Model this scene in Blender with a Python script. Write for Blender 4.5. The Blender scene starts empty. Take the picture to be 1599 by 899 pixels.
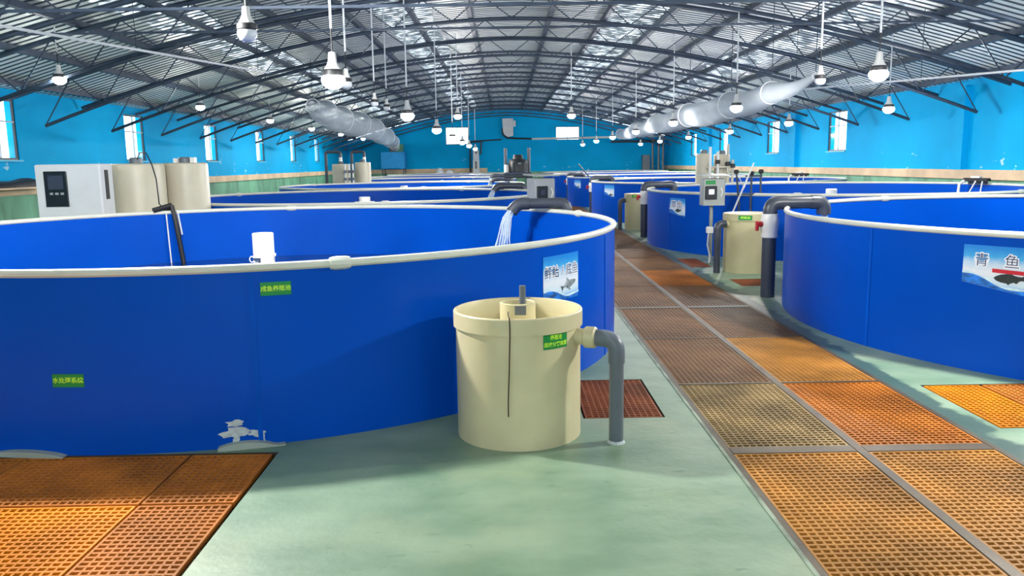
import bpy, math, random
from mathutils import Vector, Matrix
random.seed(7)
PI = math.pi
sc = bpy.context.scene
COL = sc.collection

# ------------------------------------------------------------------ camera, world, exposure
def make_camera():
    f_px, pitch, yaw, roll = 1258.07, 0.1539077, 0.00665, -0.01523
    fw = Vector((math.sin(yaw)*math.cos(pitch), math.cos(yaw)*math.cos(pitch), -math.sin(pitch)))
    rt = Vector((math.cos(yaw), -math.sin(yaw), 0)); up = rt.cross(fw)
    r2 = math.cos(roll)*rt + math.sin(roll)*up
    u2 = -math.sin(roll)*rt + math.cos(roll)*up
    cd = bpy.data.cameras.new('camera'); cd.sensor_width = 36.0; cd.sensor_fit = 'HORIZONTAL'
    cd.lens = 36.0*f_px/1599.0; cd.clip_start = 0.05; cd.clip_end = 300
    co = bpy.data.objects.new('camera', cd); COL.objects.link(co)
    m = Matrix(((r2.x, u2.x, -fw.x, 0), (r2.y, u2.y, -fw.y, 0), (r2.z, u2.z, -fw.z, 1.7), (0, 0, 0, 1)))
    co.matrix_world = m
    sc.camera = co
make_camera()

world = bpy.data.worlds.new('overcast_sky'); sc.world = world; world.use_nodes = True
bg = world.node_tree.nodes['Background']
bg.inputs[0].default_value = (0.86, 0.94, 1.0, 1); bg.inputs[1].default_value = 5.0

sc.view_settings.view_transform = 'Standard'; sc.view_settings.look = 'None'
sc.view_settings.gamma = 1.0; sc.view_settings.use_curve_mapping = False
sc.view_settings.exposure = -0.33
sc.cycles.use_denoising = True
sc.cycles.max_bounces = 8; sc.cycles.diffuse_bounces = 4; sc.cycles.glossy_bounces = 3
sc.cycles.transparent_max_bounces = 12
sc.cycles.sample_clamp_indirect = 6.0
LAMP_STRENGTH = 720.0

# ------------------------------------------------------------------ materials
def lin(c):
    return tuple(((v/255)/12.92 if v/255 <= 0.04045 else ((v/255+0.055)/1.055)**2.4) for v in c)
MATS = {}
def mat(name, rgb, rough=0.5, metal=0.0, var=0.08, scale=3.0, bump=0.0, bscale=60.0, spec=0.5, stretch=(1,1,1), coat=0.0):
    m = bpy.data.materials.new(name); m.use_nodes = True; nt = m.node_tree; N = nt.nodes; L = nt.links
    b = N['Principled BSDF']; b.inputs['Roughness'].default_value = rough; b.inputs['Metallic'].default_value = metal
    b.inputs['Specular IOR Level'].default_value = spec
    if coat: b.inputs['Coat Weight'].default_value = coat
    c = lin(rgb)
    tc = N.new('ShaderNodeTexCoord'); mp = N.new('ShaderNodeMapping'); mp.inputs['Scale'].default_value = stretch
    L.new(tc.outputs['Object'], mp.inputs[0])
    nz = N.new('ShaderNodeTexNoise'); nz.inputs['Scale'].default_value = scale; nz.inputs['Detail'].default_value = 6
    L.new(mp.outputs[0], nz.inputs['Vector'])
    rp = N.new('ShaderNodeValToRGB')
    rp.color_ramp.elements[0].position = 0.3; rp.color_ramp.elements[1].position = 0.7
    rp.color_ramp.elements[0].color = (*[max(0, v*(1-var*2)) for v in c], 1)
    rp.color_ramp.elements[1].color = (*[min(1, v*(1+var*2)) for v in c], 1)
    L.new(nz.outputs[0], rp.inputs[0]); L.new(rp.outputs[0], b.inputs['Base Color'])
    if bump:
        n2 = N.new('ShaderNodeTexNoise'); n2.inputs['Scale'].default_value = bscale
        L.new(mp.outputs[0], n2.inputs['Vector'])
        bm = N.new('ShaderNodeBump'); bm.inputs['Strength'].default_value = bump; bm.inputs['Distance'].default_value = 0.02
        L.new(n2.outputs[0], bm.inputs['Height']); L.new(bm.outputs[0], b.inputs['Normal'])
    MATS[name] = m
    return m

mat('tank_blue', (0, 74, 182), 0.3, var=0.05, scale=0.8, spec=0.12)
mat('rim_plastic', (205, 208, 196), 0.35, var=0.04)
mat('seam_blue', (0, 80, 188), 0.5, var=0.04, spec=0.08)
mat('wall_blue', (0, 170, 228), 0.7, var=0.04, scale=0.6, spec=0.1)
mat('dado_green', (102, 160, 130), 0.6, var=0.2, scale=2.0, stretch=(1, 1, 0.35))
mat('ledge_cream', (214, 186, 152), 0.6, var=0.1, scale=1.5)
mat('roof_sheet', (226, 234, 232), 0.42, metal=0.1, var=0.05, scale=1.0)
mat('roof_rib', (74, 88, 100), 0.5, metal=0.2, var=0.1, scale=2.0)
mat('steel_dark', (52, 66, 84), 0.5, metal=0.3, var=0.1, scale=6)
mat('steel_beam', (84, 74, 58), 0.5, metal=0.3, var=0.15, scale=4, bump=0.1)
mat('conduit_white', (222, 226, 228), 0.4, var=0.03)
mat('bulb_neck', (224, 224, 220), 0.35, var=0.03)
mat('bulb_collar', (28, 30, 34), 0.5, var=0.1)
mat('bulb_off', (214, 218, 222), 0.3, var=0.02)
mat('pvc_grey', (96, 104, 112), 0.38, var=0.06, scale=5)
mat('pvc_dark', (56, 62, 72), 0.36, var=0.06, scale=5)
mat('pvc_white', (226, 226, 220), 0.35, var=0.04)
mat('pvc_beige', (206, 196, 156), 0.38, var=0.05, scale=2.5)
mat('beige_shaded', (178, 172, 132), 0.45, var=0.06, scale=2.5)  # same beige plastic, darkened to put the side barrels' shade into the colour
mat('beige_dirty', (196, 188, 146), 0.5, var=0.12, scale=6)
mat('beige_grey', (190, 184, 162), 0.4, var=0.05, scale=2)
mat('cabinet_grey', (206, 210, 212), 0.4, var=0.03)
mat('panel_black', (22, 26, 34), 0.3, var=0.1)
mat('screen_dark', (52, 58, 74), 0.15, var=0.05)
mat('button_grey', (150, 154, 158), 0.4, var=0.05)
mat('black_rubber', (22, 24, 28), 0.55, var=0.15, scale=8)
mat('cord_dark', (70, 52, 36), 0.7, var=0.1)
mat('grate_gold', (172, 120, 54), 0.55, var=0.28, scale=1.6, spec=0.2)
mat('grate_olive', (138, 116, 78), 0.6, var=0.25, scale=2.2, spec=0.2)
mat('grate_orange', (170, 102, 34), 0.55, var=0.22, scale=1.8, spec=0.2)
mat('grate_yellow', (204, 122, 10), 0.5, var=0.2, scale=1.6, spec=0.2)
mat('grate_brown', (120, 86, 54), 0.5, var=0.25, scale=1.2, spec=0.2)
mat('grate_red', (136, 76, 46), 0.6, var=0.25, scale=2.2, spec=0.2)
mat('trench_concrete', (58, 46, 34), 0.8, var=0.2, scale=3)
mat('window_frame', (40, 46, 52), 0.4, var=0.05)
mat('mullion_glare', (186, 194, 198), 0.4, var=0.04)  # paler than the frame, window glare put into the colour
mat('sill_cyan', (60, 190, 225), 0.5, var=0.05)
mat('label_green', (0, 132, 58), 0.45, var=0.05)
mat('label_yellow', (190, 240, 60), 0.5, var=0.03)
mat('sign_ink', (28, 40, 92), 0.5, var=0.05)
mat('sign_halo', (236, 240, 246), 0.5, var=0.02)
mat('fish_grey', (132, 144, 148), 0.5, var=0.4, scale=25)
mat('fish_dark', (30, 44, 44), 0.5, var=0.2, scale=20)
mat('sign_red', (196, 24, 44), 0.45, var=0.05)
mat('wave_blue', (20, 110, 200), 0.45, var=0.35, scale=14, stretch=(1, 1, 2.5))
mat('wave_white', (200, 228, 245), 0.45, var=0.1, scale=20)
mat('chip_white', (186, 196, 198), 0.7, var=0.12, scale=30)
mat('box_metal', (150, 156, 152), 0.4, metal=0.2, var=0.05)
mat('handle_red', (190, 40, 44), 0.4, var=0.05)
mat('motor_dark', (24, 34, 40), 0.45, var=0.15, scale=6)
mat('bag_white', (230, 232, 234), 0.6, var=0.06, bump=0.4, bscale=12)
mat('skirt_grey', (150, 160, 152), 0.7, var=0.1)
mat('lip_pale', (128, 142, 124), 0.6, var=0.25, scale=5)
mat('tarp_black', (20, 24, 34), 0.6, var=0.2, bump=0.6, bscale=9)
mat('box_blue', (0, 150, 220), 0.6, var=0.05)

def m_floor():
    m = bpy.data.materials.new('floor_mint'); m.use_nodes = True; nt = m.node_tree; N = nt.nodes; L = nt.links
    b = N['Principled BSDF']; b.inputs['Roughness'].default_value = 0.42
    tc = N.new('ShaderNodeTexCoord')
    def noise(s, d=5, st=(1, 1, 1)):
        mp = N.new('ShaderNodeMapping'); mp.inputs['Scale'].default_value = st; L.new(tc.outputs['Object'], mp.inputs[0])
        n = N.new('ShaderNodeTexNoise'); n.inputs['Scale'].default_value = s; n.inputs['Detail'].default_value = d
        L.new(mp.outputs[0], n.inputs['Vector']); return n.outputs[0]
    def ramp(src, p0, p1, c0, c1):
        r = N.new('ShaderNodeValToRGB'); e = r.color_ramp.elements
        e[0].position = p0; e[1].position = p1; e[0].color = (*c0, 1); e[1].color = (*c1, 1)
        L.new(src, r.inputs[0]); return r.outputs[0]
    def mix(fac, a, c):
        x = N.new('ShaderNodeMix'); x.data_type = 'RGBA'
        L.new(fac, x.inputs['Factor']); L.new(a, x.inputs['A']); L.new(c, x.inputs['B']); return x.outputs['Result']
    base = ramp(noise(1.6, 7, (1, 1.7, 1)), 0.3, 0.72, lin((98, 127, 102)), lin((138, 160, 135)))
    sand = ramp(noise(0.9, 4), 0.0, 1.0, lin((160, 166, 134)), lin((164, 172, 140)))
    c = mix(ramp(noise(1.1, 5), 0.52, 0.75, (0, 0, 0), (0.6, 0.6, 0.6)), base, sand)
    dark = ramp(noise(3, 2), 0, 1, lin((70, 100, 82)), lin((78, 108, 88)))
    c = mix(ramp(noise(7.0, 6, (1, 2.2, 1)), 0.64, 0.74, (0, 0, 0), (0.45, 0.45, 0.45)), c, dark)
    # dried wet strip beside the drain, with a ragged edge
    sx = N.new('ShaderNodeSeparateXYZ'); L.new(tc.outputs['Object'], sx.inputs[0])
    n1 = noise(5.0, 4)
    ad = N.new('ShaderNodeMath'); ad.operation = 'MULTIPLY_ADD'; L.new(n1, ad.inputs[0]); ad.inputs[1].default_value = -0.28
    L.new(sx.outputs[0], ad.inputs[2])
    r1 = N.new('ShaderNodeMapRange'); r1.inputs['From Min'].default_value = 2.86; r1.inputs['From Max'].default_value = 2.90
    r1.inputs['To Min'].default_value = 1; r1.inputs['To Max'].default_value = 0
    L.new(ad.outputs[0], r1.inputs['Value'])
    r2 = N.new('ShaderNodeMapRange'); r2.inputs['From Min'].default_value = 2.80; r2.inputs['From Max'].default_value = 2.84
    L.new(sx.outputs[0], r2.inputs['Value'])
    mm = N.new('ShaderNodeMath'); mm.operation = 'MULTIPLY'; L.new(r1.outputs[0], mm.inputs[0]); L.new(r2.outputs[0], mm.inputs[1])
    m3 = N.new('ShaderNodeMath'); m3.operation = 'MULTIPLY'; L.new(mm.outputs[0], m3.inputs[0]); m3.inputs[1].default_value = 0.85
    wet = ramp(noise(2, 3), 0, 1, lin((36, 64, 62)), lin((48, 78, 72)))
    c = mix(m3.outputs[0], c, wet)
    L.new(c, b.inputs['Base Color'])
    bp = N.new('ShaderNodeBump'); bp.inputs['Strength'].default_value = 0.12; bp.inputs['Distance'].default_value = 0.02
    L.new(noise(18, 5), bp.inputs['Height']); L.new(bp.outputs[0], b.inputs['Normal'])
    MATS['floor_mint'] = m
m_floor()

def m_water():
    m = mat('water', (6, 44, 92), 0.06, var=0.1, scale=1.5, bump=0.25, bscale=7, spec=0.6)
    m = mat('water_fall', (214, 232, 246), 0.12, var=0.05, scale=20, bump=0.6, bscale=40)
    b = m.node_tree.nodes['Principled BSDF']; b.inputs['Transmission Weight'].default_value = 0.35; b.inputs['IOR'].default_value = 1.2
m_water()

def m_emit(name, col, s):
    m = bpy.data.materials.new(name); m.use_nodes = True; nt = m.node_tree
    b = nt.nodes['Principled BSDF']; b.inputs['Base Color'].default_value = (0.9, 0.9, 0.9, 1)
    b.inputs['Emission Color'].default_value = (*col, 1); b.inputs['Emission Strength'].default_value = s
    MATS[name] = m
m_emit('bulb_lit', (1.0, 0.97, 0.92), LAMP_STRENGTH)
m_emit('bulb_bright', (1.0, 0.97, 0.92), LAMP_STRENGTH*3.3)
m_emit('bulb_strong', (1.0, 0.97, 0.92), LAMP_STRENGTH*5.0)
m_emit('bulb_dim', (1.0, 0.97, 0.92), LAMP_STRENGTH*0.55)
m_emit('bulb_warm', (1.0, 0.97, 0.92), LAMP_STRENGTH*1.5)
m_emit('screen_lit', (0.75, 0.8, 1.0), 0.8)

def m_pane():
    m = bpy.data.materials.new('window_glass'); m.use_nodes = True; nt = m.node_tree; N = nt.nodes; L = nt.links
    N.remove(N['Principled BSDF']); out = N['Material Output']
    t = N.new('ShaderNodeBsdfTransparent'); t.inputs[0].default_value = (0.92, 0.97, 0.98, 1)
    g = N.new('ShaderNodeBsdfGlossy'); g.inputs['Roughness'].default_value = 0.05
    x = N.new('ShaderNodeMixShader'); x.inputs[0].default_value = 0.06
    L.new(t.outputs[0], x.inputs[1]); L.new(g.outputs[0], x.inputs[2]); L.new(x.outputs[0], out.inputs[0])
    MATS['window_glass'] = m
m_pane()

def m_translucent(name, rgb, fac, scale, lo, hi, dull, clear=0):
    # sheet whose daylight transmission is uneven (varied by noise)
    m = bpy.data.materials.new(name); m.use_nodes = True; nt = m.node_tree; N = nt.nodes; L = nt.links
    N.remove(N['Principled BSDF']); out = N['Material Output']
    d = N.new('ShaderNodeBsdfDiffuse'); d.inputs[0].default_value = (*lin(dull), 1)
    t = N.new('ShaderNodeBsdfTranslucent'); t.inputs[0].default_value = (*lin(rgb), 1)
    tc = N.new('ShaderNodeTexCoord'); n = N.new('ShaderNodeTexNoise'); n.inputs['Scale'].default_value = scale; n.inputs['Detail'].default_value = 4
    L.new(tc.outputs['Object'], n.inputs['Vector'])
    r = N.new('ShaderNodeMapRange'); r.inputs['From Min'].default_value = lo; r.inputs['From Max'].default_value = hi
    r.inputs['To Min'].default_value = 0.02; r.inputs['To Max'].default_value = fac
    L.new(n.outputs[0], r.inputs['Value'])
    x = N.new('ShaderNodeMixShader'); L.new(r.outputs[0], x.inputs[0])
    L.new(d.outputs[0], x.inputs[1]); L.new(t.outputs[0], x.inputs[2])
    if clear:
        tr = N.new('ShaderNodeBsdfTransparent'); y = N.new('ShaderNodeMixShader'); y.inputs[0].default_value = clear
        L.new(x.outputs[0], y.inputs[1]); L.new(tr.outputs[0], y.inputs[2]); L.new(y.outputs[0], out.inputs[0])
    else: L.new(x.outputs[0], out.inputs[0])
    MATS[name] = m
m_translucent('skylight_sheet', (235, 244, 248), 0.8, 3.6, 0.47, 0.60, (180, 192, 196))
m_translucent('duct_film', (230, 238, 244), 0.4, 2.0, 0.2, 0.8, (180, 188, 196), 0.55)

def m_sign():
    m = bpy.data.materials.new('sign_print'); m.use_nodes = True; nt = m.node_tree; N = nt.nodes; L = nt.links
    b = N['Principled BSDF']; b.inputs['Roughness'].default_value = 0.4
    tc = N.new('ShaderNodeTexCoord'); sx = N.new('ShaderNodeSeparateXYZ'); L.new(tc.outputs['Generated'], sx.inputs[0])
    n = N.new('ShaderNodeTexNoise'); n.inputs['Scale'].default_value = 6; L.new(tc.outputs['Generated'], n.inputs['Vector'])
    ma = N.new('ShaderNodeMath'); ma.operation = 'MULTIPLY_ADD'; L.new(n.outputs[0], ma.inputs[0]); ma.inputs[1].default_value = 0.12
    L.new(sx.outputs[2], ma.inputs[2])
    r = N.new('ShaderNodeValToRGB'); e = r.color_ramp.elements
    e[0].position = 0.10; e[0].color = (*lin((60, 160, 220)), 1)
    e[1].position = 1.0; e[1].color = (*lin((10, 130, 215)), 1)
    for p, c in ((0.28, (205, 226, 240)), (0.5, (226, 232, 240)), (0.68, (190, 215, 238)), (0.82, (60, 165, 226))):
        k = e.new(p); k.color = (*lin(c), 1)
    L.new(ma.outputs[0], r.inputs[0]); L.new(r.outputs[0], b.inputs['Base Color'])
    MATS['sign_print'] = m
m_sign()

def m_wall():
    # blue paint with small flaked spots low on the wall
    m = MATS['wall_blue']; nt = m.node_tree; N = nt.nodes; L = nt.links; b = N['Principled BSDF']
    src = b.inputs['Base Color'].links[0].from_socket
    tc = N.new('ShaderNodeTexCoord'); mp = N.new('ShaderNodeMapping'); mp.inputs['Scale'].default_value = (1, 0.8, 1.6); L.new(tc.outputs['Object'], mp.inputs[0])
    n = N.new('ShaderNodeTexNoise'); n.inputs['Scale'].default_value = 3.0; n.inputs['Detail'].default_value = 5; L.new(mp.outputs[0], n.inputs['Vector'])
    r = N.new('ShaderNodeMapRange'); r.inputs['From Min'].default_value = 0.67; r.inputs['From Max'].default_value = 0.70; L.new(n.outputs[0], r.inputs['Value'])
    sx = N.new('ShaderNodeSeparateXYZ'); L.new(tc.outputs['Object'], sx.inputs[0])
    z = N.new('ShaderNodeMapRange'); z.inputs['From Min'].default_value = 2.1; z.inputs['From Max'].default_value = 1.7; L.new(sx.outputs[2], z.inputs['Value'])
    mu = N.new('ShaderNodeMath'); mu.operation = 'MULTIPLY'; L.new(r.outputs[0], mu.inputs[0]); L.new(z.outputs[0], mu.inputs[1])
    x = N.new('ShaderNodeMix'); x.data_type = 'RGBA'; L.new(mu.outputs[0], x.inputs['Factor']); L.new(src, x.inputs['A'])
    x.inputs['B'].default_value = (*lin((170, 215, 235)), 1); L.new(x.outputs['Result'], b.inputs['Base Color'])
m_wall()

# ------------------------------------------------------------------ mesh helpers
class MB:
    def __init__(s): s.v = []; s.f = []
    def box(s, x0, x1, y0, y1, z0, z1):
        n = len(s.v)
        s.v += [(x0,y0,z0),(x1,y0,z0),(x1,y1,z0),(x0,y1,z0),(x0,y0,z1),(x1,y0,z1),(x1,y1,z1),(x0,y1,z1)]
        s.f += [tuple(n+i for i in q) for q in ((0,3,2,1),(4,5,6,7),(0,1,5,4),(1,2,6,5),(2,3,7,6),(3,0,4,7))]
        return s
    def cbox(s, x0, x1, y0, y1, z0, z1, b=0.01):     # box with chamfered vertical edges and top
        n = len(s.v)
        ring = lambda z, i: [(x0+i+b,y0+i,z),(x1-i-b,y0+i,z),(x1-i,y0+i+b,z),(x1-i,y1-i-b,z),(x1-i-b,y1-i,z),(x0+i+b,y1-i,z),(x0+i,y1-i-b,z),(x0+i,y0+i+b,z)]
        rs = [ring(z0, 0), ring(z1-b, 0), ring(z1, b)]
        for r in rs: s.v += r
        for k in range(2):
            for i in range(8):
                j = (i+1) % 8; s.f.append((n+k*8+i, n+k*8+j, n+k*8+8+j, n+k*8+8+i))
        s.f.append(tuple(n+i for i in range(7, -1, -1))); s.f.append(tuple(n+16+i for i in range(8)))
        return s
    def bar(s, a, b, w, h=None):                     # square bar between two points
        h = h or w; a = Vector(a); b = Vector(b); d = (b-a).normalized()
        u = d.cross(Vector((0, 0, 1)))
        if u.length < 1e-4: u = Vector((1, 0, 0))
        u.normalize(); k = u.cross(d).normalized(); n = len(s.v)
        for p in (a, b):
            for su, sk in ((-1,-1),(1,-1),(1,1),(-1,1)): s.v.append(tuple(p + u*su*w/2 + k*sk*h/2))
        s.f += [tuple(n+i for i in q) for q in ((0,1,2,3),(7,6,5,4),(0,4,5,1),(1,5,6,2),(2,6,7,3),(3,7,4,0))]
        return s
    def tube(s, pts, r, seg=12, caps=True, closed=False):
        P = [Vector(p) for p in pts]; m = len(P); n = len(s.v)
        rr = r if isinstance(r, (list, tuple)) else [r]*m
        prev = None
        for i, p in enumerate(P):
            if closed: t = (P[(i+1) % m]-P[i-1]).normalized()
            elif i == 0: t = (P[1]-P[0]).normalized()
            elif i == m-1: t = (P[-1]-P[-2]).normalized()
            else: t = ((P[i+1]-p).normalized()+(p-P[i-1]).normalized()).normalized()
            if prev is None:
                u = t.orthogonal().normalized()
            else:
                u = prev - t*prev.dot(t); u.normalize()
            prev = u; w = t.cross(u)
            for k in range(seg):
                a = 2*PI*k/seg; s.v.append(tuple(p + (u*math.cos(a)+w*math.sin(a))*rr[i]))
        for i in range(m if closed else m-1):
            i2 = (i+1) % m
            for k in range(seg):
                k2 = (k+1) % seg
                s.f.append((n+i*seg+k, n+i*seg+k2, n+i2*seg+k2, n+i2*seg+k))
        if caps and not closed:
            s.f.append(tuple(n+k for k in range(seg-1, -1, -1))); s.f.append(tuple(n+(m-1)*seg+k for k in range(seg)))
        return s
    def lathe(s, prof, seg=32, c=(0, 0, 0), cap0=False, cap1=False):
        n = len(s.v); m = len(prof)
        for r, z in prof:
            for k in range(seg):
                a = 2*PI*k/seg; s.v.append((c[0]+r*math.cos(a), c[1]+r*math.sin(a), c[2]+z))
        for i in range(m-1):
            for k in range(seg):
                k2 = (k+1) % seg
                s.f.append((n+i*seg+k, n+i*seg+k2, n+(i+1)*seg+k2, n+(i+1)*seg+k))
        if cap0: s.f.append(tuple(n+k for k in range(seg-1, -1, -1)))
        if cap1: s.f.append(tuple(n+(m-1)*seg+k for k in range(seg)))
        return s
    def mesh(s, name, m, smooth=False):
        me = bpy.data.meshes.new(name); me.from_pydata(s.v, [], s.f); me.materials.append(MATS[m])
        if smooth:
            me.shade_smooth(); me.set_sharp_from_angle(angle=math.radians(35))
        me.update(); return me
    def build(s, name, m, parent=None, smooth=False, loc=None):
        return place(name, s.mesh(name, m, smooth), parent, loc)

def place(name, me, parent=None, loc=None, rz=0):
    o = bpy.data.objects.new(name, me); COL.objects.link(o)
    if parent: o.parent = parent
    if loc: o.location = loc
    if rz: o.rotation_euler = (0, 0, rz)
    return o
def tag(o, label=None, cat=None, group=None, kind=None):
    if label: o['label'] = label
    if cat: o['category'] = cat
    if group: o['group'] = group
    if kind: o['kind'] = kind
    return o
def empty(name, loc=(0, 0, 0), rz=0):
    o = bpy.data.objects.new(name, None); COL.objects.link(o); o.location = loc; o.rotation_euler = (0, 0, rz)
    o.empty_display_size = 0.1
    return o
def elbow(p0, corner, p1, rad, steps=6):             # polyline with a rounded corner
    a, c, b = Vector(p0), Vector(corner), Vector(p1)
    u = (a-c).normalized(); w = (b-c).normalized(); pts = [a]
    s, e = c+u*rad, c+w*rad
    for i in range(steps+1):
        t = i/steps; pts.append(s*(1-t)**2 + c*2*t*(1-t) + e*t*t)
    pts.append(b); return [tuple(p) for p in pts]
ORD = ['first','second','third','fourth','fifth','sixth','seventh','eighth','ninth','tenth','eleventh','twelfth','thirteenth','fourteenth','fifteenth','sixteenth','seventeenth','eighteenth','nineteenth','twentieth']
def ordn(i):
    if i < 20: return ORD[i]
    t = {2: 'twenty', 3: 'thirty', 4: 'forty'}[(i+1)//10]
    return t + ('-' + ORD[(i+1) % 10 - 1] if (i+1) % 10 else ('th'))

def text_mesh(body, size, bold=0.0):
    cu = bpy.data.curves.new('lettering', 'FONT'); cu.body = body; cu.size = size; cu.align_x = 'CENTER'; cu.align_y = 'CENTER'
    cu.resolution_u = 2; cu.offset = bold
    o = bpy.data.objects.new('lettering_tmp', cu); COL.objects.link(o)
    dg = bpy.context.evaluated_depsgraph_get(); me = bpy.data.meshes.new_from_object(o.evaluated_get(dg))
    bpy.data.objects.remove(o); bpy.data.curves.remove(cu)
    return me
def wrap(me, R, ang, z, squeeze=1.0):                # roll a flat mesh (x, y) onto a cylinder of radius R
    for v in me.vertices:
        a = ang + v.co.x*squeeze/R; zz = z + v.co.y
        v.co = (R*math.cos(a), R*math.sin(a), zz)
    me.update(); return me
def wrapped_text(name, body, size, R, ang, z, m, parent, bold=0.0, squeeze=1.0, adv=0.98):
    n = len(body)
    for i, ch in enumerate(body):                    # each character is a piece of its own
        if ch == ' ': continue
        me = wrap(text_mesh(ch, size, bold), R, ang+(i-(n-1)/2)*size*adv*squeeze/R, z, squeeze); me.materials.clear(); me.materials.append(MATS[m])
        place(name, me, parent)
def wrapped_strip(R, a0, a1, top, bot, n=14, th=0.004):  # curved sheet between two edge functions of t
    b = MB()
    for i in range(n+1):
        t = i/n; a = a0+(a1-a0)*t
        for r in (R, R+th):
            for z in (bot(t), top(t)): b.v.append((r*math.cos(a), r*math.sin(a), z))
    for i in range(n):
        k = i*4; q = k+4
        b.f += [(k+2, q+2, q+3, k+3), (k, k+1, q+1, q), (k+1, k+3, q+3, q+1), (k, q, q+2, k+2)]
    b.f += [(0, 2, 3, 1), (n*4, n*4+1, n*4+3, n*4+2)]
    return b
def wrapped_poly(pts, R, ang, z, flip=False):
    b = MB(); n = len(pts)
    for x, y in pts:
        a = ang + (-x if flip else x)/R; b.v.append((R*math.cos(a), R*math.sin(a), z+y))
    b.f.append(tuple(range(n))); return b

# ------------------------------------------------------------------ the hall
XL, XR, Y0, Y1 = -10.8, 11.1, -9.0, 56.5
XC = 0.2
def zroof(x):
    u = min(1.0, abs((x-XC)/10.98)); return 3.38 + 2.05*(1-u**1.75)
def zbot(x):
    u = min(1.0, abs((x-XC)/10.2)); return 2.65 + 2.13*(1-u**1.75)

# floor with drain trenches
TRENCH = [(1.27, 2.88, 1.4, 55.0), (-6.2, -1.39, 1.7, 4.66), (0.5, 1.05, 5.2, 6.16), (3.1, 3.96, 4.86, 5.86), (2.97, 3.32, 12.8, 14.0), (3.2, 3.66, 10.8, 11.45)]
def make_floor():
    xs = sorted({XL-.2, XR+.2, *[t[0] for t in TRENCH], *[t[1] for t in TRENCH]})
    ys = sorted({Y0-.2, Y1+.2, *[t[2] for t in TRENCH], *[t[3] for t in TRENCH]})
    b = MB(); vi = {}
    def V(x, y):
        if (x, y) not in vi: vi[(x, y)] = len(b.v); b.v.append((x, y, 0))
        return vi[(x, y)]
    for i in range(len(xs)-1):
        for j in range(len(ys)-1):
            cx, cy = (xs[i]+xs[i+1])/2, (ys[j]+ys[j+1])/2
            if any(t[0] < cx < t[1] and t[2] < cy < t[3] for t in TRENCH): continue
            b.f.append((V(xs[i], ys[j]), V(xs[i+1], ys[j]), V(xs[i+1], ys[j+1]), V(xs[i], ys[j+1])))
    fl = tag(b.build('floor', 'floor_mint'), 'mint green painted concrete floor of the hall', None, None, 'structure')
    MB().box(1.25, 1.271, 1.4, 55, -.02, .004).build('concrete_lip', 'lip_pale', fl)
    for x0, x1, y0, y1 in TRENCH:
        t = MB(); D = -0.22
        t.v = [(x0,y0,0),(x1,y0,0),(x1,y1,0),(x0,y1,0),(x0,y0,D),(x1,y0,D),(x1,y1,D),(x0,y1,D)]
        t.f = [(4,5,6,7),(0,1,5,4)[::-1],(1,2,6,5)[::-1],(2,3,7,6)[::-1],(3,0,4,7)[::-1]]
        t.build('drain_trench', 'trench_concrete', fl)
make_floor()

# windows: (side, far edge, near edge)
WL = [(17.05, 18.3), (23.45, 24.7), (29.65, 30.9), (35.7, 36.9), (41.4, 42.5), (46.7, 47.8)]
WR = [(26.5, 28.0), (33.0, 34.5), (40.6, 42.2), (47.2, 48.6)]
ZS, ZH = 1.93, 3.24
def side_wall(name, x, t, wins, side):
    b = MB(); xa, xb = (x-t, x) if side < 0 else (x, x+t)
    ys = [Y0] + [y for w in wins for y in w] + [Y1]
    for i in range(0, len(ys), 2): b.box(xa, xb, ys[i], ys[i+1], 0, 3.5)
    for w in wins:
        b.box(xa, xb, w[0], w[1], 0, ZS); b.box(xa, xb, w[0], w[1], ZH, 3.5)
    return tag(b.build(name, 'wall_blue'), None, None, None, 'structure')
wl = side_wall('wall_left', XL, 0.24, WL, -1)
wr = side_wall('wall_right', XR, 0.24, WR, 1)
EW = [(-4.05, -2.45, 3.0, 4.2), (3.55, 5.2, 3.2, 4.13)]
def end_wall(name, y, t, wins):
    b = MB(); xs = sorted({*[XL-.24+(XR-XL+.48)*i/40 for i in range(41)], *[w[0] for w in wins], *[w[1] for w in wins]})
    for i in range(len(xs)-1):
        xa, xb = xs[i], xs[i+1]; cx = (xa+xb)/2; spans = [(0, None)]
        for w in wins:
            if w[0] < cx < w[1]: spans = [(0, w[2]), (w[3], None)]
        for za, zb in spans:
            n = len(b.v); ta = zb if zb else zroof(xa)-.03; tb = zb if zb else zroof(xb)-.03
            b.v += [(xa,y,za),(xb,y,za),(xb,y+t,za),(xa,y+t,za),(xa,y,ta),(xb,y,tb),(xb,y+t,tb),(xa,y+t,ta)]
            b.f += [tuple(n+i2 for i2 in q) for q in ((0,3,2,1),(4,5,6,7),(0,1,5,4),(2,3,7,6),(1,2,6,5),(3,0,4,7))]
    return tag(b.build(name, 'wall_blue'), None, None, None, 'structure')
wb = end_wall('wall_back', Y1, 0.24, EW)
wf = end_wall('wall_front', Y0-.24, 0.24, [])
for side, x, w in ((-1, XL, 'left'), (1, XR, 'right')):
    d = -side*0.07
    tag(MB().box(min(x, x+d), max(x, x+d), Y0, Y1, 0, 1.16).build('baseboard_'+w, 'dado_green'), None, None, None, 'structure')
    d = -side*0.13
    tag(MB().box(min(x, x+d), max(x, x+d), Y0, Y1, 1.16, 1.38).build('trim_%d' % (1 if side < 0 else 2), 'ledge_cream'), None, None, None, 'structure')
tag(MB().box(XL, XR, Y1-.07, Y1, 0, 1.1).build('baseboard_back', 'dado_green'), None, None, None, 'structure')
tag(MB().box(XL, -1.2, Y1-.12, Y1, 1.1, 1.38).build('trim_3', 'ledge_cream'), None, None, None, 'structure')
n_win = [0]
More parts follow.
